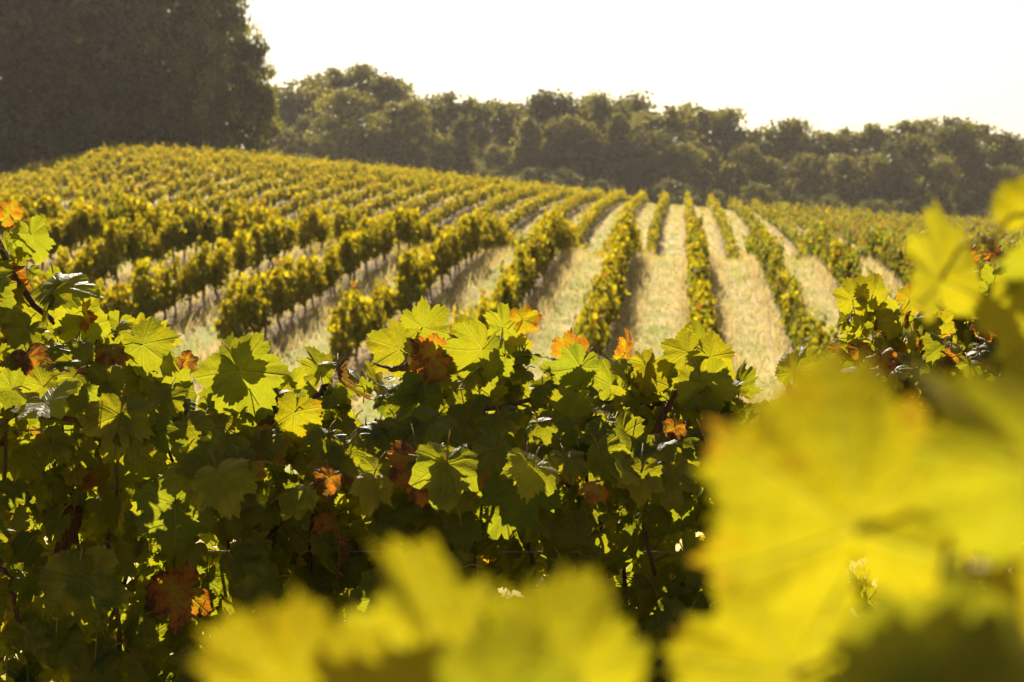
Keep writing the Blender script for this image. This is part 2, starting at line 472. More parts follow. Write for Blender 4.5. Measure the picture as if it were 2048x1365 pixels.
# ------------------------------------------------------------------ vines of the rows
def vine_cloud(r, n, tone, size):
    """leaf positions of one trellised vine at the origin, row along +y; tone 0 yellow, 1 dull green with red"""
    h = r.uniform(.88, 1.05)
    ns = 9
    sy = np.linspace(-.56, .56, ns) + r.normal(0, .07, ns); sx = r.normal(0, .06, ns); st = h + r.normal(-.03, .16, ns); sb = r.uniform(.22, .48, ns)
    k = r.integers(0, ns, n)
    t = r.beta(1.5, 1.0, n)
    z = sb[k] + (st[k] - sb[k]) * t
    spread = .045 + .055 * np.sin(np.pi * np.clip(t, 0, 1))
    x = sx[k] * t + r.normal(0, 1, n) * spread
    y = sy[k] + r.normal(0, .07, n)
    shoot = (r.random(n) < .07) & (k % 3 == 0)                # a few long shoots stand above the rest
    z = np.where(shoot, st[k] + r.uniform(0, .26, n), z); x = np.where(shoot, sx[k] * 1.6 + r.normal(0, .03, n), x)
    out = np.stack([x * 3.5, (y - sy[k]) * 1.5, (t - .35) * .9 + .2], 1) + r.normal(0, .5, (n, 3))
    nor = out / np.linalg.norm(out, axis=1)[:, None]
    tip = np.stack([nor[:, 0] * .6, r.normal(0, .5, n), -np.abs(r.normal(.9, .4, n))], 1)
    rnd = r.random(n)
    if tone == 0:
        age = np.clip(.22 + .62 * t + r.normal(0, .22, n), 0, 1)
        burn = (r.random(n) < .05) * r.uniform(.4, 1, n)
    else:
        age = np.clip(.06 + .24 * t + r.normal(0, .15, n), 0, 1)
        burn = (r.random(n) < .04 + .18 * t ** 3) * r.uniform(.4, 1, n)
    return np.stack([x, y, z], 1), tip, nor, size * r.uniform(.7, 1.25, n), rnd, age, burn

def vine_trunk(r):
    p = [(r.normal(0, .03), r.normal(0, .04), -.12), (r.normal(0, .03), r.normal(0, .04), .18), (r.normal(0, .02), 0, .46)]
    parts = [tube(wiggle(p, 7, .008, r), np.linspace(.035, .026, 7), 6)]
    for s in (-1, 1):
        q = wiggle([(0, 0, .44), (0, s * .25, .55), (0, s * .52, .56)], 6, .01, r)
        parts.append(tube(q, np.linspace(.02, .012, 6), 5))
    for j in range(6):
        y0 = r.uniform(-.45, .45)
        q = wiggle([(0, y0, .55), (r.normal(0, .08), y0 + r.normal(0, .05), .9), (r.normal(0, .10), y0 + r.normal(0, .1), 1.05)], 5, .008, r)
        parts.append(tube(q, np.linspace(.006, .003, 5), 4))
    v, f = join(parts)
    return mesh_np("trunk", v, f, [M_BARK])

VINE_FOL = {0: [], 1: []}
VINE_CLOUD = {0: [], 1: []}
for tone in (0, 1):
    for i in range(7):
        r = np.random.default_rng(100 + tone * 50 + i)
        c = vine_cloud(r, 640, tone, .074)
        VINE_FOL[tone].append(leaves_mesh("foliage", PR_FAR, *c, [M_FAR], r=r))
        VINE_CLOUD[tone].append(vine_cloud(r, 190, tone, .115))
VINE_TRUNK = [vine_trunk(np.random.default_rng(300 + i)) for i in range(5)]

SIL_X = [-60, 0, 40, 90, 150, 215, 280, 350, 420, 480, 550, 600, 660, 720, 790, 880, 920, 960, 1010, 1075, 1110, 1180, 1270, 1340, 1400, 1450, 1510, 1570, 1650, 1675, 1695, 1730, 1800, 1850, 1900, 1960, 2010, 2110]
SIL_Y = [410, 430, 470, 480, 540, 590, 640, 665, 690, 700, 740, 760, 735, 705, 680, 640, 665, 660, 640, 650, 700, 705, 700, 690, 680, 700, 730, 745, 745, 670, 590, 560, 575, 585, 530, 510, 530, 560]

ORD = ("first second third fourth fifth sixth seventh eighth ninth tenth eleventh twelfth thirteenth fourteenth fifteenth sixteenth "
       "seventeenth eighteenth nineteenth twentieth twenty-first twenty-second twenty-third twenty-fourth twenty-fifth twenty-sixth "
       "twenty-seventh twenty-eighth twenty-ninth thirtieth").split()
def row_name(k):
    if k == 0: return "row just right of the pale lane"
    if k == -1: return "row just left of the pale lane"
    return f"{ORD[k] if k > 0 else ORD[-k - 1]} row {'right' if k > 0 else 'left'} of the pale lane"

def plant_rows():
    r = np.random.default_rng(55)
    allv = []
    for k in range(-46, 26):
        u = ROW0 + ROWS * k
        for v in np.arange(31.0, 191, 1.05):
            if u < -75: continue
            uu, vv = u + r.normal(0, .05), v + r.normal(0, .08)
            if r.random() < .05: continue
            allv.append((k, uu, vv))
    A = np.array(allv)
    x, y = to_xy(A[:, 1], A[:, 2]); z = ground_z(x, y)
    px, py, d = project(np.stack([x, y, z + 1.3], 1))
    inframe = (px > -20) & (px < 2068)
    near = inframe & (py < np.interp(px, SIL_X, SIL_Y) + 5) & (A[:, 2] < 66) & (px < 1830)
    order = np.argsort(np.where(near, d, 1e9))
    ind = set(order[:min(295, int(near.sum()))].tolist())
    rows = {}
    for i in ind: rows.setdefault(int(A[i, 0]), []).append(i)
    for k, ids in rows.items():
        ids.sort(key=lambda i: -A[i, 2])
        for j, i in enumerate(ids):
            tone = 0 if r.random() < np.interp(k, [-2, 0, 2], [.97, .55, .06]) else 1
            e = empty("grapevine", (x[i], y[i], z[i]))
            e.rotation_euler = (0, 0, -AZ + (math.pi if r.random() < .5 else 0) + r.normal(0, .05))
            s = r.uniform(.86, 1.1); e.scale = (s * r.uniform(.65, 1.0), s, s * r.uniform(.90, 1.14))
            col = ("yellowish" if tone == 0 else "dull green") + " grapevine"
            tag(e, f"{col}, {ORD[j]} below the crest, {row_name(k)}", "grapevine", f"vines in the {row_name(k)}")
            obj("trunk", VINE_TRUNK[r.integers(0, 5)], e)
            obj("foliage", VINE_FOL[tone][r.integers(0, 7)], e)
    # the rest of the vineyard: too many to count, one mass
    rest = [i for i in range(len(A)) if i not in ind and -140 < px[i] < 2190]
    V = [[] for _ in range(7)]
    trunks = []
    for i in rest:
        k = int(A[i, 0])
        tone = 0 if r.random() < np.interp(k, [-2, 0, 2], [.95, .55, .04]) else 1
        c = VINE_CLOUD[tone][r.integers(0, 7)]
        a = -AZ + (math.pi if r.random() < .5 else 0)
        ca, sa = math.cos(a), math.sin(a)
        m = np.array([[ca, -sa, 0], [sa, ca, 0], [0, 0, 1]])
        s = r.uniform(.74, 1.15)
        n = len(c[0]); sub = slice(0, n if d[i] < 110 else 115)
        V[0].append((c[0] * s)[sub] @ m.T + np.array([x[i], y[i], z[i]]))
        V[1].append(c[1][sub] @ m.T); V[2].append(c[2][sub] @ m.T)
        V[3].append(c[3][sub] * (1 if d[i] < 110 else 1.2)); V[4].append(c[4][sub])
        V[5].append(np.clip(c[5][sub] + r.normal(0, .1), 0, 1)); V[6].append(c[6][sub])
        if d[i] < 130:
            tv, tf = tube([(x[i], y[i], z[i] - .1), (x[i] + r.normal(0, .03), y[i], z[i] + .25), (x[i], y[i], z[i] + .7)], [.03, .026, .02], 4)
            trunks.append((tv, tf))
    V = [np.concatenate(q) for q in V]
    me = leaves_mesh("distant_vines", PR_QUAD, *V, [M_FAR], r=r)
    o = obj("distant_vines", me)
    tag(o, "mass of yellow-green vine rows covering the far slope below the trees", "vines", kind="stuff")
    tv, tf = join(trunks)
    st = obj("trunk", mesh_np("trunk", tv, tf, [M_BARK]), o)
    st["kind"] = "stuff"
    print("individual vines", len(ind), "rest", len(rest), {k: len(v) for k, v in rows.items()})
plant_rows()

# ------------------------------------------------------------------ grass
def build_grass():
    r = np.random.default_rng(77)
    def scatter(n, u0, u1, v0, v1, h, w, dry):
        u = r.uniform(u0, u1, n); v = r.uniform(v0, v1, n)
        fr = ((u - ROW0) / ROWS + 400.5) % 1 - .5; dr = np.abs(fr) * ROWS
        side = fr > 0                       # right side of a row: the rough, tall, dry fringe
        fringe = (dr < .75) & side | (dr < .5)
        keep = np.where(fringe, True, r.random(n) < .75)
        if dry: keep = fringe & (dr > .12)
        else: keep = keep & ~fringe | (fringe & (r.random(n) < .3))
        u, v, dr = u[keep], v[keep], dr[keep]
        x, y = to_xy(u, v); z = ground_z(x, y)
        px, py, d = project(np.stack([x, y, z], 1))
        ok = (px > -150) & (px < 2200)
        return x[ok], y[ok], z[ok] - .01, h, w, r.random(ok.sum())
    def build(name, sets, label, dry):
        V, T, R, A, off = [], [], [], [], 0
        for x, y, z, h, w, q in sets:
            n = len(x)
            if n == 0: continue
            a = r.uniform(0, 6.28, n); hh = h * r.uniform(.5, 1.3, n); ww = w * r.uniform(.6, 1.3, n)
            lx, ly = r.normal(0, .45, n) * hh, r.normal(0, .45, n) * hh
            dx, dy = np.cos(a) * ww, np.sin(a) * ww
            p = np.stack([np.stack([x - dx, y - dy, z], 1), np.stack([x + dx, y + dy, z], 1),
                          np.stack([x + lx * .4 - dx * .7, y + ly * .4 - dy * .7, z + hh * .6], 1),
                          np.stack([x + lx * .4 + dx * .7, y + ly * .4 + dy * .7, z + hh * .6], 1),
                          np.stack([x + lx, y + ly, z + hh], 1)], 1)
            V.append(p.reshape(-1, 3))
            b = (np.arange(n) * 5)[:, None, None] + np.array([[0, 1, 3], [0, 3, 2], [2, 3, 4]])[None]
            T.append(b.reshape(-1, 3) + off); off += n * 5
            patch = .5 + .5 * np.sin(x * .9 + 1.7 * np.sin(y * .31)) * np.sin(y * .45 + x * .3)
            gu = to_uv(x, y)[0]; gd = np.abs(((gu - ROW0) / ROWS + 400.5) % 1 - .5) * ROWS
            patch = patch - .30 * (gd > .62) * np.clip((3 - gu) / 8, .2, 1)
            ag = np.clip(r.normal(.86, .12, n) if dry else .55 + .55 * (patch - .45) + r.normal(0, .25, n), 0, 1)
            R.append(np.repeat(q, 5)); A.append(np.repeat(ag, 5))
        me = mesh_np(name, np.vstack(V), np.vstack(T), [M_GRASS], attrs={"rnd": np.concatenate(R), "age": np.concatenate(A)})
        tag(obj(name, me), label, "grass", kind="stuff")
    build("grass", [scatter(150000, -24, 13, 28, 68, .13, .012, False), scatter(170000, -60, 26, 88, 192, .16, .03, False),
                    scatter(25000, -10, 10, 3, 28, .08, .008, False)],
          "short green and straw coloured grass mown between the vine rows", False)
    build("dry_grass", [scatter(110000, -24, 13, 28, 68, .32, .009, True), scatter(60000, -60, 26, 88, 192, .26, .025, True)],
          "tall dry straw grass fringing the feet of the vine rows", True)
build_grass()

# ------------------------------------------------------------------ trees
def crown_mesh(name, r, H, kind, mat):
    P, Nn, S, Q = [], [], [], []
    if kind == 'conifer':
        nb = 58
        for i in range(nb):
            t = (i + r.random()) / nb
            z = H * (.02 + .96 * t)
            L = H * .17 * (1.04 - t) ** .65 * r.uniform(.6, 1.2)
            a = i * 2.4 + r.normal(0, .3)
            nt = 2 + int(L * .7)
            for j in range(nt):
                f = (j + r.uniform(.4, 1)) / nt
                c = np.array([np.cos(a) * L * f, np.sin(a) * L * f, z - .28 * L * f + .16 * L * f ** 3]) + r.normal(0, .2, 3)
                m = 60
                dd = r.normal(0, 1, (m, 3)); dd /= np.linalg.norm(dd, axis=1)[:, None]
                P.append(c + dd * r.random(m)[:, None] ** .5 * np.array([1.15, 1.15, .6]) * r.uniform(.6, 1.2))
                Nn.append(dd * .5 + r.normal(0, .4, (m, 3)) + np.array([0, 0, .6]))
                S.append(r.uniform(.18, .38, m)); Q.append(np.full(m, r.random()))
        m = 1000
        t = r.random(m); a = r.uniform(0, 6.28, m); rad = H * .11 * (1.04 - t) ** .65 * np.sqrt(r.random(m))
        P.append(np.stack([np.cos(a) * rad, np.sin(a) * rad, H * (.03 + .9 * t)], 1)); Nn.append(r.normal(0, 1, (m, 3))); S.append(r.uniform(.5, .9, m)); Q.append(np.full(m, .1))  # inner needles get a dark tone: shade of the crown's core put into colour
    else:
        nc = 60 if kind == 'oak' else 54
        for i in range(nc):
            if kind == 'spire':
                t = r.random() ** .9; z = H * (.03 + .95 * t); rad = H * .19 * (1.05 - t) ** .7
            elif kind == 'bush':
                t = r.random(); z = H * (.02 + .92 * t); rad = H * .46 * math.sqrt(max(.03, 1 - (2 * t - .75) ** 2 / 1.6))
            else:
                t = r.random(); z = H * (.03 + .93 * t); rad = H * .31 * math.sqrt(max(.04, 1 - (2 * t - .85) ** 2 / 1.45))
            a = r.uniform(0, 6.28); q = math.sqrt(r.uniform(.55, 1)) * rad
            cc = np.array([math.cos(a) * q, math.sin(a) * q, z])
            cr = H * r.uniform(.045, .10)
            m = 130
            dd = r.normal(0, 1, (m, 3)); dd /= np.linalg.norm(dd, axis=1)[:, None]
            rr_ = np.abs(r.normal(.72, .30, m))[:, None]
            P.append(cc + dd * rr_ * cr * np.array([1.15, 1.15, .8]))
            Nn.append(dd * .7 + r.normal(0, .5, (m, 3)) + np.array([0, 0, .3]))
            S.append(r.uniform(.012, .028, m) * H); Q.append(np.full(m, r.random()))
        m = 1100                                       # inner leaves, coloured dark to stand in for crown shade
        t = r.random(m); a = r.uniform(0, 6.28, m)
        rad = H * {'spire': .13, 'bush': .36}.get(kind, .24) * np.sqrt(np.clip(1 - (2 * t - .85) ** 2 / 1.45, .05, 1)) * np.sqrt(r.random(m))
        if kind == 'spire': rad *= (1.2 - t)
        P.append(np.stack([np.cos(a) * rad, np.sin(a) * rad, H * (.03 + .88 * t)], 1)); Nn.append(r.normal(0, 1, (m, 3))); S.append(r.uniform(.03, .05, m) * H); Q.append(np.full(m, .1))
        m = 150                                       # stray sprigs round the outline
        a = r.uniform(0, 6.28, m); t = r.random(m); rad = H * (.30 if kind != 'bush' else .45) * np.sqrt(np.clip(1 - (2 * t - .85) ** 2 / 1.45, .02, 1))
        if kind == 'spire': rad = H * .20 * (1.05 - t) ** .7
        P.append(np.stack([np.cos(a) * rad, np.sin(a) * rad, H * (.2 + .80 * t)], 1))
        Nn.append(r.normal(0, 1, (m, 3))); S.append(np.full(m, .014 * H)); Q.append(np.full(m, .5))
    P, Nn, S, Q = np.vstack(P), np.vstack(Nn), np.concatenate(S), np.concatenate(Q)
    n = len(P)
    Nn /= np.linalg.norm(Nn, axis=1)[:, None]
    tip = r.normal(0, 1, (n, 3)) + np.array([0, 0, -.3])
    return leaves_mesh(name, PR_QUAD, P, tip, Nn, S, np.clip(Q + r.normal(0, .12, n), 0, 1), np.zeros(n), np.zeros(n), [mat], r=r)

def tree_trunk(r, H, kind):
    top = .95 if kind in ('conifer', 'spire') else .7
    q = wiggle([(0, 0, -.5), (r.normal(0, .1), r.normal(0, .1), H * .3), (r.normal(0, .2), r.normal(0, .2), H * top)], 8, .04, r)
    parts = [tube(q, np.linspace(H * .017, H * .004, 8), 7)]
    nl = 10
    for i in range(nl):
        t = r.uniform(.25, .8); z = H * top * t; a = i * 2.4
        L = H * (.12 if kind in ('conifer', 'spire') else .25) * (1.1 - t)
        up = -.1 if kind == 'conifer' else .6
        b = wiggle([(0, 0, z), (math.cos(a) * L * .5, math.sin(a) * L * .5, z + L * up * .4), (math.cos(a) * L, math.sin(a) * L, z + L * up)], 5, .03, r)
        parts.append(tube(b, np.linspace(H * .006, H * .0015, 5), 5))
    v, f = join(parts)
    return mesh_np("trunk", v, f, [M_TBARK])

TREE = {}
for kind, mat, cnt in (('conifer', M_CONIFER, 4), ('oak', M_OAK, 4), ('round', M_WOOD, 5), ('spire', M_WOOD, 3), ('bush', M_WOOD, 3)):
    TREE[kind] = []
    for i in range(cnt):
        r = np.random.default_rng(900 + i * 13 + sum(map(ord, kind)))
        TREE[kind].append((crown_mesh("crown", r, 20.0, kind, mat), tree_trunk(r, 20.0, kind)))
CATN = {'conifer': 'conifer_tree', 'oak': 'oak_tree', 'round': 'woodland_tree', 'spire': 'spire_tree', 'bush': 'leafy_bush'}
def tree(px, top, d, kind, var, label, group, wide=1.0, rot=0.0):
    """a tree whose top is seen at (px, top) and which stands d metres away on the ground"""
    p = at(px, top, d)
    gz = float(ground_z(p.x, p.y))
    H = p.z - gz
    e = empty(CATN[kind], (p.x, p.y, gz))
    e.scale = (H / 20 * wide, H / 20 * wide, H / 20); e.rotation_euler = (0, 0, rot)
    tag(e, label, "bush" if kind == 'bush' else "tree", group)
    cm, tm = TREE[kind][var % len(TREE[kind])]
    obj("trunk", tm, e); obj("crown", cm, e)
    return e

def build_trees():
    r = np.random.default_rng(21)
    G = "tall dark trees on the left"
    L = [  # px, top py, depth, kind, width, label
        (-90, -260, 196, 'conifer', 1.1, "tall dark conifer half cut by the left edge of the photo"),
        (20, -250, 200, 'conifer', 1.1, "tall dark conifer standing at the far left edge behind the vines"),
        (110, -225, 204, 'conifer', 1.15, "second tall dark conifer from the left edge, above the vine crest"),
        (195, -210, 198, 'conifer', 1.1, "tall dark conifer above the highest point of the vine crest"),
        (275, -160, 203, 'conifer', 1.15, "tall dark conifer in the middle of the left tree mass"),
        (345, -110, 199, 'oak', .8, "dark broadleaf tree between the conifers and the two bright-rimmed oaks"),
        (405, 40, 193, 'oak', .74, "olive oak with lit right rim in front of the taller dark oak"),
        (418, -45, 202, 'oak', .80, "tall dark oak whose rounded right side meets the white sky"),
        (502, 72, 199, 'oak', .64, "slender dark oak at the right end of the tall left trees"),
        (70, -120, 226, 'conifer', 1.4, "dark conifer in the back layer behind the far left conifers"),
        (235, -100, 228, 'oak', 1.1, "broad dark oak in the back layer behind the middle conifers"),
    ]
    for i, (px, top, d, kind, w, lab) in enumerate(L):
        tree(px, top, d, kind, i, lab, G, w, r.uniform(0, 6))
    SK = [(560, 165), (600, 180), (640, 150), (700, 132), (740, 162), (775, 155), (830, 188), (870, 200), (920, 188), (960, 205), (1005, 212), (1050, 212),
          (1090, 183), (1130, 200), (1175, 210), (1220, 192), (1265, 196), (1320, 217), (1380, 212), (1435, 222), (1490, 262), (1560, 243), (1620, 272), (1670, 268),
          (1720, 252), (1785, 247), (1850, 242), (1905, 237), (1960, 250), (2010, 268), (2060, 280)]
    shape = {0: 'round', 1: 'round', 2: 'spire', 3: 'round', 4: 'round', 5: 'spire'}
    words = {'round': "rounded", 'spire': "pointed", 'bush': "low bushy"}
    for i, (px, top) in enumerate(SK):
        kind = 'spire' if i in (2, 5, 12, 13, 16, 29) else 'round'
        d = 320 + r.uniform(-10, 14)
        tree(px, top - 4, d, kind, int(r.integers(0, 9)), f"{words[kind]} olive skyline tree, {ORD[i] if i < 30 else 'last'} from the left end of the far tree line",
             "far tree line against the sky", r.uniform(1.0, 1.25) if kind == 'round' else r.uniform(1.1, 1.4), r.uniform(0, 6))
    # lower trees in front of the skyline
    fx = list(range(565, 2080, 62))
    for i, px in enumerate(fx):
        x = px + r.uniform(-14, 14)
        sk = np.interp(x, [s[0] for s in SK], [s[1] for s in SK])
        top = sk + r.uniform(22, 85)
        kind = 'bush' if r.random() < .15 else ('spire' if r.random() < .25 else 'round')
        tree(x, top, 296 + r.uniform(-6, 9), kind, int(r.integers(0, 9)),
             f"{words[kind]} dark olive tree in front of the skyline, {ORD[i]} from the tall oaks", "lower trees in front of the far tree line", r.uniform(.85, 1.1), r.uniform(0, 6))
    for i, px in enumerate(range(530, 2120, 75)):
        x = px + r.uniform(-15, 15)
        base = np.interp(x, [0, 550, 1200, 1850, 2100], [315, 318, 378, 430, 450])
        tree(x, base - r.uniform(8, 40), 278 + r.uniform(-4, 5), 'bush', int(r.integers(0, 9)),
             f"dark shaded bush along the wood's foot, {ORD[i]} from the tall oaks", "dark bushes at the foot of the wood", r.uniform(.9, 1.2), r.uniform(0, 6))
build_trees()

# ------------------------------------------------------------------ focused vines in front
HERO = [ # px, py (petiole joint), length px, tip angle deg (0 right, 90 up), face tilt (yaw,pitch), age, burn, label, depth offset
    (478, 742, 112, -58, (.1, .1), .22, .0, None, -.22), (478, 738, 85, 128, (-.15, .2), .25, .1, None, -.20),
    (118, 575, 100, 5, (.2, .2), .18, .1, None, -.15), (40, 452, 58, -10, (.1, .7), .5, .95, "orange burnt leaf", 0),
    (62, 470, 72, -75, (.5, -.1), .15, .1, None, -.05), (20, 430, 42, 130, (.3, 0), .6, .7, "orange spotted leaf", 0),
    (285, 690, 90, -38, (.1, .1), .3, .15, None, -.2), (370, 720, 46, -45, (.2, .2), .5, .9, "orange burnt leaf", -.1),
    (200, 690, 34, -60, (.2, .2), .5, .95, "orange burnt leaf", -.15), (10, 560, 70, -80, (.3, .2), .45, .8, "orange patched leaf", -.05),
    (5, 660, 62, -60, (.2, 0), .6, .85, "orange patched leaf", -.15), (25, 790, 55, -100, (.5, -.2), .5, 1.15, "dark red withered leaf", -.25),
    (800, 700, 88, 158, (.1, .2), .5, .25, None, -.1), (845, 655, 78, 35, (.4, .6), .35, .1, None, 0),
    (800, 730, 72, -150, (.5, -.3), .5, 1.2, "dark red withered leaf", -.2), (675, 745, 92, -85, (.9, -.1), .5, 1.2, "dark brown withered leaf", -.22),
    (590, 825, 80, -100, (.3, .1), .75, .45, "amber hanging leaf", -.22), (695, 935, 100, -78, (.4, -.2), .5, 1.0, "brown and amber hanging leaf", -.26),
    (870, 715, 75, -160, (.1, .3), .4, .8, "leaf with orange edge", -.12), (965, 700, 95, -125, (.1, .2), .42, .15, None, -.15),
    (1005, 655, 62, 85, (.4, 0), .35, .2, None, .05), (1045, 640, 50, 20, (.2, .3), .7, .6, "yellow leaf with red blotch", 0),
    (935, 665, 46, 110, (.5, 0), .45, .2, None, 0), (1135, 715, 62, 20, (.1, .4), .6, .7, "leaf with orange patch", -.05),
    (1250, 705, 50, 60, (.3, .2), .55, .75, "orange burnt leaf", 0), (1040, 720, 78, 30, (.2, 1.15), .1, .1, None, -.05),
    (1160, 735, 88, -120, (.3, .9), .05, .0, None, -.15), (1375, 705, 82, -150, (.1, .15), .55, .1, None, -.1),
    (1420, 715, 82, -40, (.15, .2), .68, .35, None, -.12), (1405, 765, 92, -72, (.1, .1), .6, .1, None, -.2),
    (1395, 690, 58, 75, (.3, .2), .35, .1, None, 0), (1125, 830, 88, -30, (.1, .1), .5, .35, None, -.2),
    (905, 900, 112, -85, (.45, -.1), .42, .1, None, -.24), (1062, 885, 62, -90, (.2, 0), .5, .1, None, -.2),
    (1675, 700, 44, 150, (.4, .2), .55, 1.0, "orange burnt leaf", 0), (1705, 600, 56, 100, (.1, .2), .7, .2, None, -.05),
    (1745, 590, 56, 60, (.2, .4), .75, .3, None, -.05), (1820, 600, 50, 30, (.2, .3), .7, .6, None, 0),
    (1905, 600, 52, 60, (.3, .2), .6, .85, "orange burnt leaf", 0), (1960, 560, 50, -60, (.6, .1), .6, 1.0, "red withered leaf", 0),
    (1500, 850, 52, -20, (.1, .3), .8, .65, None, -.1), (700, 1145, 62, -70, (.1, 0), .45, .1, None, -.1),
    (165, 1160, 118, -80, (.15, -.1), .1, .35, None, -.34), (1045, 950, 118, -95, (.1, -.2), .05, .0, None, -.34),
    (350, 1010, 110, -88, (.2, -.1), .05, .05, None, -.34), (1590, 745, 70, 70, (.3, .2), .4, .2, None, 0), (640, 745, 70, 100, (.3, .3), .4, .2, None, 0),
    (1930, 520, 44, 70, (.5, .2), .7, .7, None, 0), (1985, 510, 46, 20, (.4, .3), .7, .95, "red withered leaf", 0), (1945, 600, 46, -60, (.3, .2), .7, .6, None, -.05),
    (1985, 590, 40, -80, (.7, .1), .6, 1.0, "red withered leaf", -.03), (1880, 650, 52, -70, (.2, .2), .6, .5, None, -.08), (1790, 640, 50, -90, (.2, .2), .6, .3, None, -.1),
    (1720, 650, 46, -100, (.3, .2), .5, .4, None, -.1), (1760, 700, 50, -60, (.3, .1), .5, .3, None, -.12), (1960, 660, 48, -40, (.2, .2), .6, .8, None, -.05),
    (560, 790, 60, 60, (.2, .2), .3, .1, None, .05), (1290, 730, 66, -80, (.2, .2), .5, .5, None, -.1),
]
ROWD = 3.95
CANES = [  # thick photo-px polylines with depth offsets
    [(-40, 380, .0), (20, 550, -.05), (95, 640, -.05), (170, 700, 0), (240, 800, .02), (300, 950, .05)],
    [(-60, 860, -.1), (40, 830, -.12), (130, 835, -.1), (220, 880, -.05)],
    [(520, 850, -.1), (600, 815, -.1), (640, 785, -.05), (660, 770, 0)],
    [(720, 890, -.15), (830, 885, -.15), (900, 840, -.15), (1040, 795, -.12), (1150, 780, -.08)],
    [(1180, 800, -.05), (1280, 815, -.05), (1370, 800, 0)],
    [(1290, 900, -.1), (1360, 770, -.08), (1390, 690, 0)],
    [(940, 780, -.05), (985, 730, 0), (1000, 690, .05)],
    [(1700, 1000, 0), (1760, 820, 0), (1840, 720, 0), (1890, 650, 0), (1930, 590, .05)],
    [(2150, 900, .1), (2080, 720, .1), (2000, 560, .1)],
    [(-20, 1090, -.2), (20, 1160, -.2), (40, 1260, -.2)],
]
def build_front():
    r = np.random.default_rng(31)
    spec = [(-300, "in-focus vine at the left with tall shoot of orange burnt leaves"),
            (560, "in-focus vine in left centre with big lit leaf and hanging brown leaves"),
            (1180, "in-focus vine in right centre with sunlit yellow-green top leaves"),
            (1880, "in-focus vine at the right with small orange leaves behind blurred leaves")]
    roots, cx = [], []
    for px, lab in spec:
        p = at(px, 700, ROWD + .05)
        roots.append(empty("grapevine", (p.x, p.y, float(ground_z(p.x, p.y)))))
        tag(roots[-1], lab, "grapevine", "in-focus vines across the foreground")
        cx.append(p.x)
    cx = np.array(cx)
    def owner(x): return int(np.argmin(np.abs(cx - x)))
    def local(i, P): return np.asarray(P) - np.array(roots[i].location)
    # trunks and cordons
    for i, e in enumerate(roots):
        h = .75
        parts = [tube(wiggle([(0, 0, -.1), (r.normal(0, .05), r.normal(0, .03), .3), (r.normal(0, .03), 0, .6), (0, 0, h)], 12, .008, r), np.linspace(.035, .025, 12), 9)]
        for s in (-1, 1):
            parts.append(tube(wiggle([(0, 0, h - .02), (s * .2, 0, h + .07), (s * .5, .02, h + .08)], 9, .006, r), np.linspace(.022, .013, 9), 8))
        v, f = join(parts)
        obj("trunk", mesh_np("trunk", v, f, [M_BARK]), e)
    # canes traced from the photo plus upright shoots inside the hedge
    canes = {i: [] for i in range(4)}
    for c in CANES:
        P = [at(x, y, ROWD + dz) for x, y, dz in c]
        i = owner(P[len(P) // 2].x)
        canes[i].append((local(i, wiggle(P, 16, .003, r)), .0075, .004))
    for px in range(-350, 2500, 75):
        top = np.interp(px, SIL_X, SIL_Y) + 190
        dz = r.normal(0, .1)
        P = [at(px + r.normal(0, 60), 1500, ROWD + dz), at(px + r.normal(0, 40), 1100, ROWD + dz), at(px, top, ROWD + dz + r.normal(0, .06))]
        i = owner(P[1].x)
        canes[i].append((local(i, wiggle(P, 14, .004, r)), .0055, .0028))
    for i, cl in canes.items():
        for P, r0, r1 in cl:
            v, f = tube(P, np.linspace(r0, r1, len(P)), 7)
            obj("cane", mesh_np("cane", v, f, [M_CANE]), roots[i])
    # hero leaves
    for px, py, L, ang, (yaw, pit), age, burn, lab, dz in HERO:
        d = ROWD + dz
        p = at(px, py, d); a = math.radians(ang)
        tip = RX @ Vector((math.cos(a), math.sin(a), .0))
        nrm = RX @ (Vector((math.sin(yaw) * r.choice([-1, 1]), math.sin(pit), math.cos(yaw) * math.cos(pit))) + Vector(r.normal(0, .05 if L > 100 else .33, 3)))
        i = owner(p.x)
        size = L * PX * d * (.66 if burn > .8 else .98 if L > 105 else .84)
        st = p - tip * size * .75 + Vector((0, .05, -.01))
        me = leaves_mesh("leaf", [PR_HI[r.integers(0, 10)]], local(i, [p]), np.array([tip]), np.array([nrm]), np.array([size]),
                         np.array([r.random()]), np.array([age]), np.array([burn]), [M_LEAF, M_PET], [(local(i, p), local(i, st))], r=r, dry=PR_DRY)
        o = obj("leaf", me, roots[i])
        if lab: o["label"] = lab
    # the mass of leaves
    n = 5650
    px = np.where((np.arange(n) < 3500) | (np.arange(n) >= 4000), r.uniform(-520, 2560, n), r.uniform(1670, 2150, n))
    top = np.interp(px, SIL_X, SIL_Y)
    f = r.beta(1.08, .82, n)
    f = np.where(np.arange(n) < 3500, f, np.where(np.arange(n) < 4000, r.uniform(0, .5, n), r.uniform(.22, 1, n)))
    crest = np.arange(n) >= 5250                               # sunlit leaves on the shoulder that leans towards the camera
    f = np.where(crest, r.uniform(.02, .30, n), np.where(f < .25, f + .12 * (r.random(n) < .35), f))
    back = (np.arange(n) >= 4000) & ~crest                                # the far, sunlit side of the hedge
    py = top + 30 + f * (1500 - top)
    half = .06 + .34 * np.clip(f * 2.0 - .1, 0, 1)
    half = half * np.where(px > 1640, .6, 1)
    dz = np.where(back, r.uniform(.95, 1.5, n), r.uniform(-1, 1.0, n)) * half
    dz = np.where(crest, -2.2 * f * (1500 - top) * .00099 + r.normal(0, .04, n), dz)
    pos = np.array([tuple(at(a, b, ROWD + .03 + c)) for a, b, c in zip(px, py, dz)])
    size = .046 * np.exp(r.normal(0, .32, n)).clip(.5, 1.75)
    size *= np.where(f < .06, .85, 1.0)
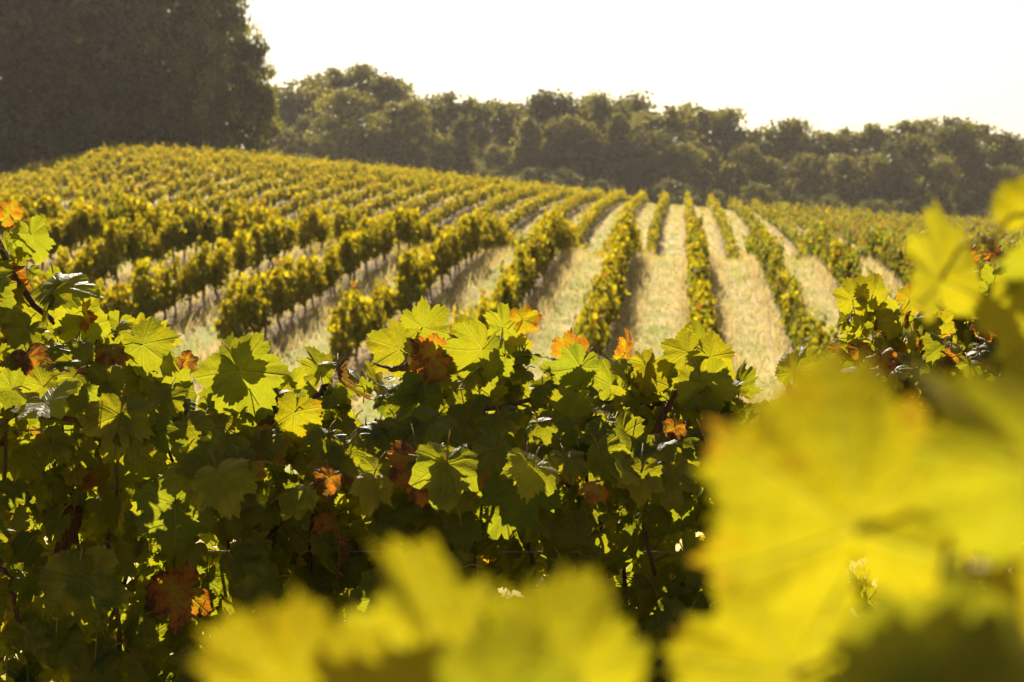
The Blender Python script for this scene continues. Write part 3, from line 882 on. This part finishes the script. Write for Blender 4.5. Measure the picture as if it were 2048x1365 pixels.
    size *= np.where(px > 1640, .72, 1.0) * np.where(crest, .95, 1.0)
    out = np.stack([r.normal(0, .6, n), dz / half * .75 + r.normal(0, .5, n) - .1, r.normal(.4, .45, n)], 1)
    tip = np.stack([r.normal(0, .6, n), dz / half * .35 + r.normal(0, .3, n), -.75 + r.normal(0, .35, n) + (f < .10) * r.uniform(.2, 1.5, n)], 1)
    age = np.clip(.16 + .18 * (1 - f) + r.normal(0, .18, n) + .22 * (px > 1640), 0, 1)
    burn = np.where(r.random(n) < .055, r.uniform(.5, 1.1, n), r.uniform(0, .32, n))
    burn = np.where((px > 1640) & (r.random(n) < .10), r.uniform(.6, 1.1, n), burn)
    rnd = r.random(n)
    own = np.array([owner(q[0]) for q in pos])
    for i, e in enumerate(roots):
        s = own == i
        P = local(i, pos[s])
        T = tip[s] / np.linalg.norm(tip[s], axis=1)[:, None]
        st = [(p, p - t * sz * .9 + np.array([0, r.normal(0, .02), .0])) for p, t, sz in zip(P, T, size[s])]
        me = leaves_mesh("foliage", PR_HI + PR_MID, P, tip[s], out[s], size[s], rnd[s], age[s], burn[s], [M_LEAF, M_PET], st, r=r, dry=PR_DRY)
        obj("foliage", me, e)
    # trellis wires
    for py, lab in ((1102, "thin steel trellis wire running through the dark foreground leaves"), (860, "upper thin steel trellis wire hidden among the foreground leaves")):
        a, b = at(-600, py, ROWD - .05 if py > 1000 else ROWD + .05), at(2650, py + 4, ROWD - .05 if py > 1000 else ROWD + .05)
        P = [a.lerp(b, t) for t in np.linspace(0, 1, 12)]
        v, f_ = tube(P, np.full(12, .0016), 6)
        tag(obj("trellis_wire", mesh_np("trellis_wire", v, f_, [M_WIRE])), lab, "wire")
build_front()

# ------------------------------------------------------------------ blurred shoots close to the camera
NEAR = [ # px, py joint, length px, tip deg, depth, (nx, ny), age, burn
    (1585, 1352, 255, 172, .55, (-.1, .2), .84, .25), (1712, 1062, 345, 93, .52, (.05, .2), .70, .46), (2070, 960, 270, 110, .47, (.9, -.4), .5, .2),
    (1860, 1400, 260, 60, .45, (.1, .1), .35, .1), (1930, 1350, 230, -60, .455, (.1, .2), .3, .1), (2090, 1230, 150, 150, .50, (.2, .2), .9, .1),
    (600, 1390, 230, 140, .50, (.1, .3), .85, .1), (790, 1470, 240, 118, .49, (.1, .2), .85, .1), (885, 1345, 268, 92, .52, (1.1, .1), .74, .1),
    (1105, 1375, 225, 70, .51, (.1, .2), .85, .1), (1015, 1440, 190, 80, .455, (.1, .2), .4, .1),
    (1880, 562, 160, 92, .95, (1.1, .1), .8, .1), (2090, 560, 95, -100, .97, (1.2, .1), .4, .1), (2060, 430, 90, 70, .95, (.2, .2), .85, .2), (2095, 520, 110, -125, .9, (.6, 0), .3, .1),
    (2060, 640, 118, 175, .90, (.1, .2), .72, .1), (2100, 760, 110, 190, .9, (.3, .2), .4, .1),
]
def build_near():
    r = np.random.default_rng(91)
    defs = [("large out-of-focus yellow vine shoot at the lower right, close to the camera", (1990, 1600, .56), [0, 1, 2, 3, 4, 5], [(1960, 1700, .57), (1960, 1300, .56), (1900, 1000, .55)]),
            ("out-of-focus yellow vine shoot at the bottom centre, close to the camera", (850, 1700, .52), [6, 7, 8, 9, 10], [(870, 1800, .52), (830, 1500, .52), (890, 1340, .52)]),
            ("blurred yellow vine shoot at the upper right edge beside the treeline's end", (2120, 900, .95), [11, 12, 13, 14, 15, 16], [(2160, 1100, .95), (2090, 760, .94), (2010, 520, .94), (1960, 480, .94)])]
    for lab, base, ids, cane in defs:
        b = at(*base)
        gz = float(ground_z(b.x, b.y))
        e = empty("grapevine", (b.x, b.y, gz))
        tag(e, lab, "grapevine", "blurred vine shoots close to the camera")
        loc = np.array(e.location)
        P = [at(*c) for c in cane]
        q = P[0].copy()
        v, f = tube(wiggle([(q.x + .01, q.y + .03, gz - .05), (q.x, q.y + .04, (gz + q.z) / 2), q], 10, .004, r) - loc, np.linspace(.016, .006, 10), 8)
        obj("trunk", mesh_np("trunk", v, f, [M_BARK]), e)
        cv = wiggle(P, 14, .0015, r)
        v, f = tube(cv - loc, np.linspace(.0035, .0018, 14), 7)
        obj("cane", mesh_np("cane", v, f, [M_CANE]), e)
        for j in ids:
            px, py, L, ang, d, (nx, ny), age, burn = NEAR[j]
            p = at(px, py, d); a = math.radians(ang)
            tip = RX @ Vector((math.cos(a), math.sin(a), .05)); nrm = RX @ Vector((nx, ny, 1))
            k = cv[np.argmin(np.linalg.norm(cv - np.array(p), axis=1))]
            me = leaves_mesh("leaf", [PR_NEAR[r.integers(0, 6)]], np.array([p]) - loc, np.array([tip]), np.array([nrm]), np.array([L * PX * d]),
                             np.array([r.random()]), np.array([age]), np.array([burn]), [M_LEAF, M_PET], [(np.array(p) - loc, k - loc)], r=r)
            obj("leaf", me, e)
build_near()

# ------------------------------------------------------------------ haze
def build_haze():
    x0, x1, y0, y1, z0, z1 = -1100, 1100, -420, 1300, -25, 42
    v = np.array([(x, y, z) for z in (z0, z1) for y in (y0, y1) for x in (x0, x1)], float)
    f = np.array([(0, 2, 1), (1, 2, 3), (4, 5, 6), (5, 7, 6), (0, 1, 4), (1, 5, 4), (2, 6, 3), (3, 6, 7), (0, 4, 2), (2, 4, 6), (1, 3, 5), (3, 7, 5)])
    k = N("haze_air")
    vol = k.n("ShaderNodeVolumePrincipled", {"Color": (1.0, .93, .87, 1), "Density": .00013, "Anisotropy": .3}).outputs[0]
    o = obj("haze", mesh_np("haze", v, f, [k.out(None, vol)], smooth=False))
    tag(o, "thin warm morning haze in front of the far trees", "haze", kind="stuff")
build_haze()
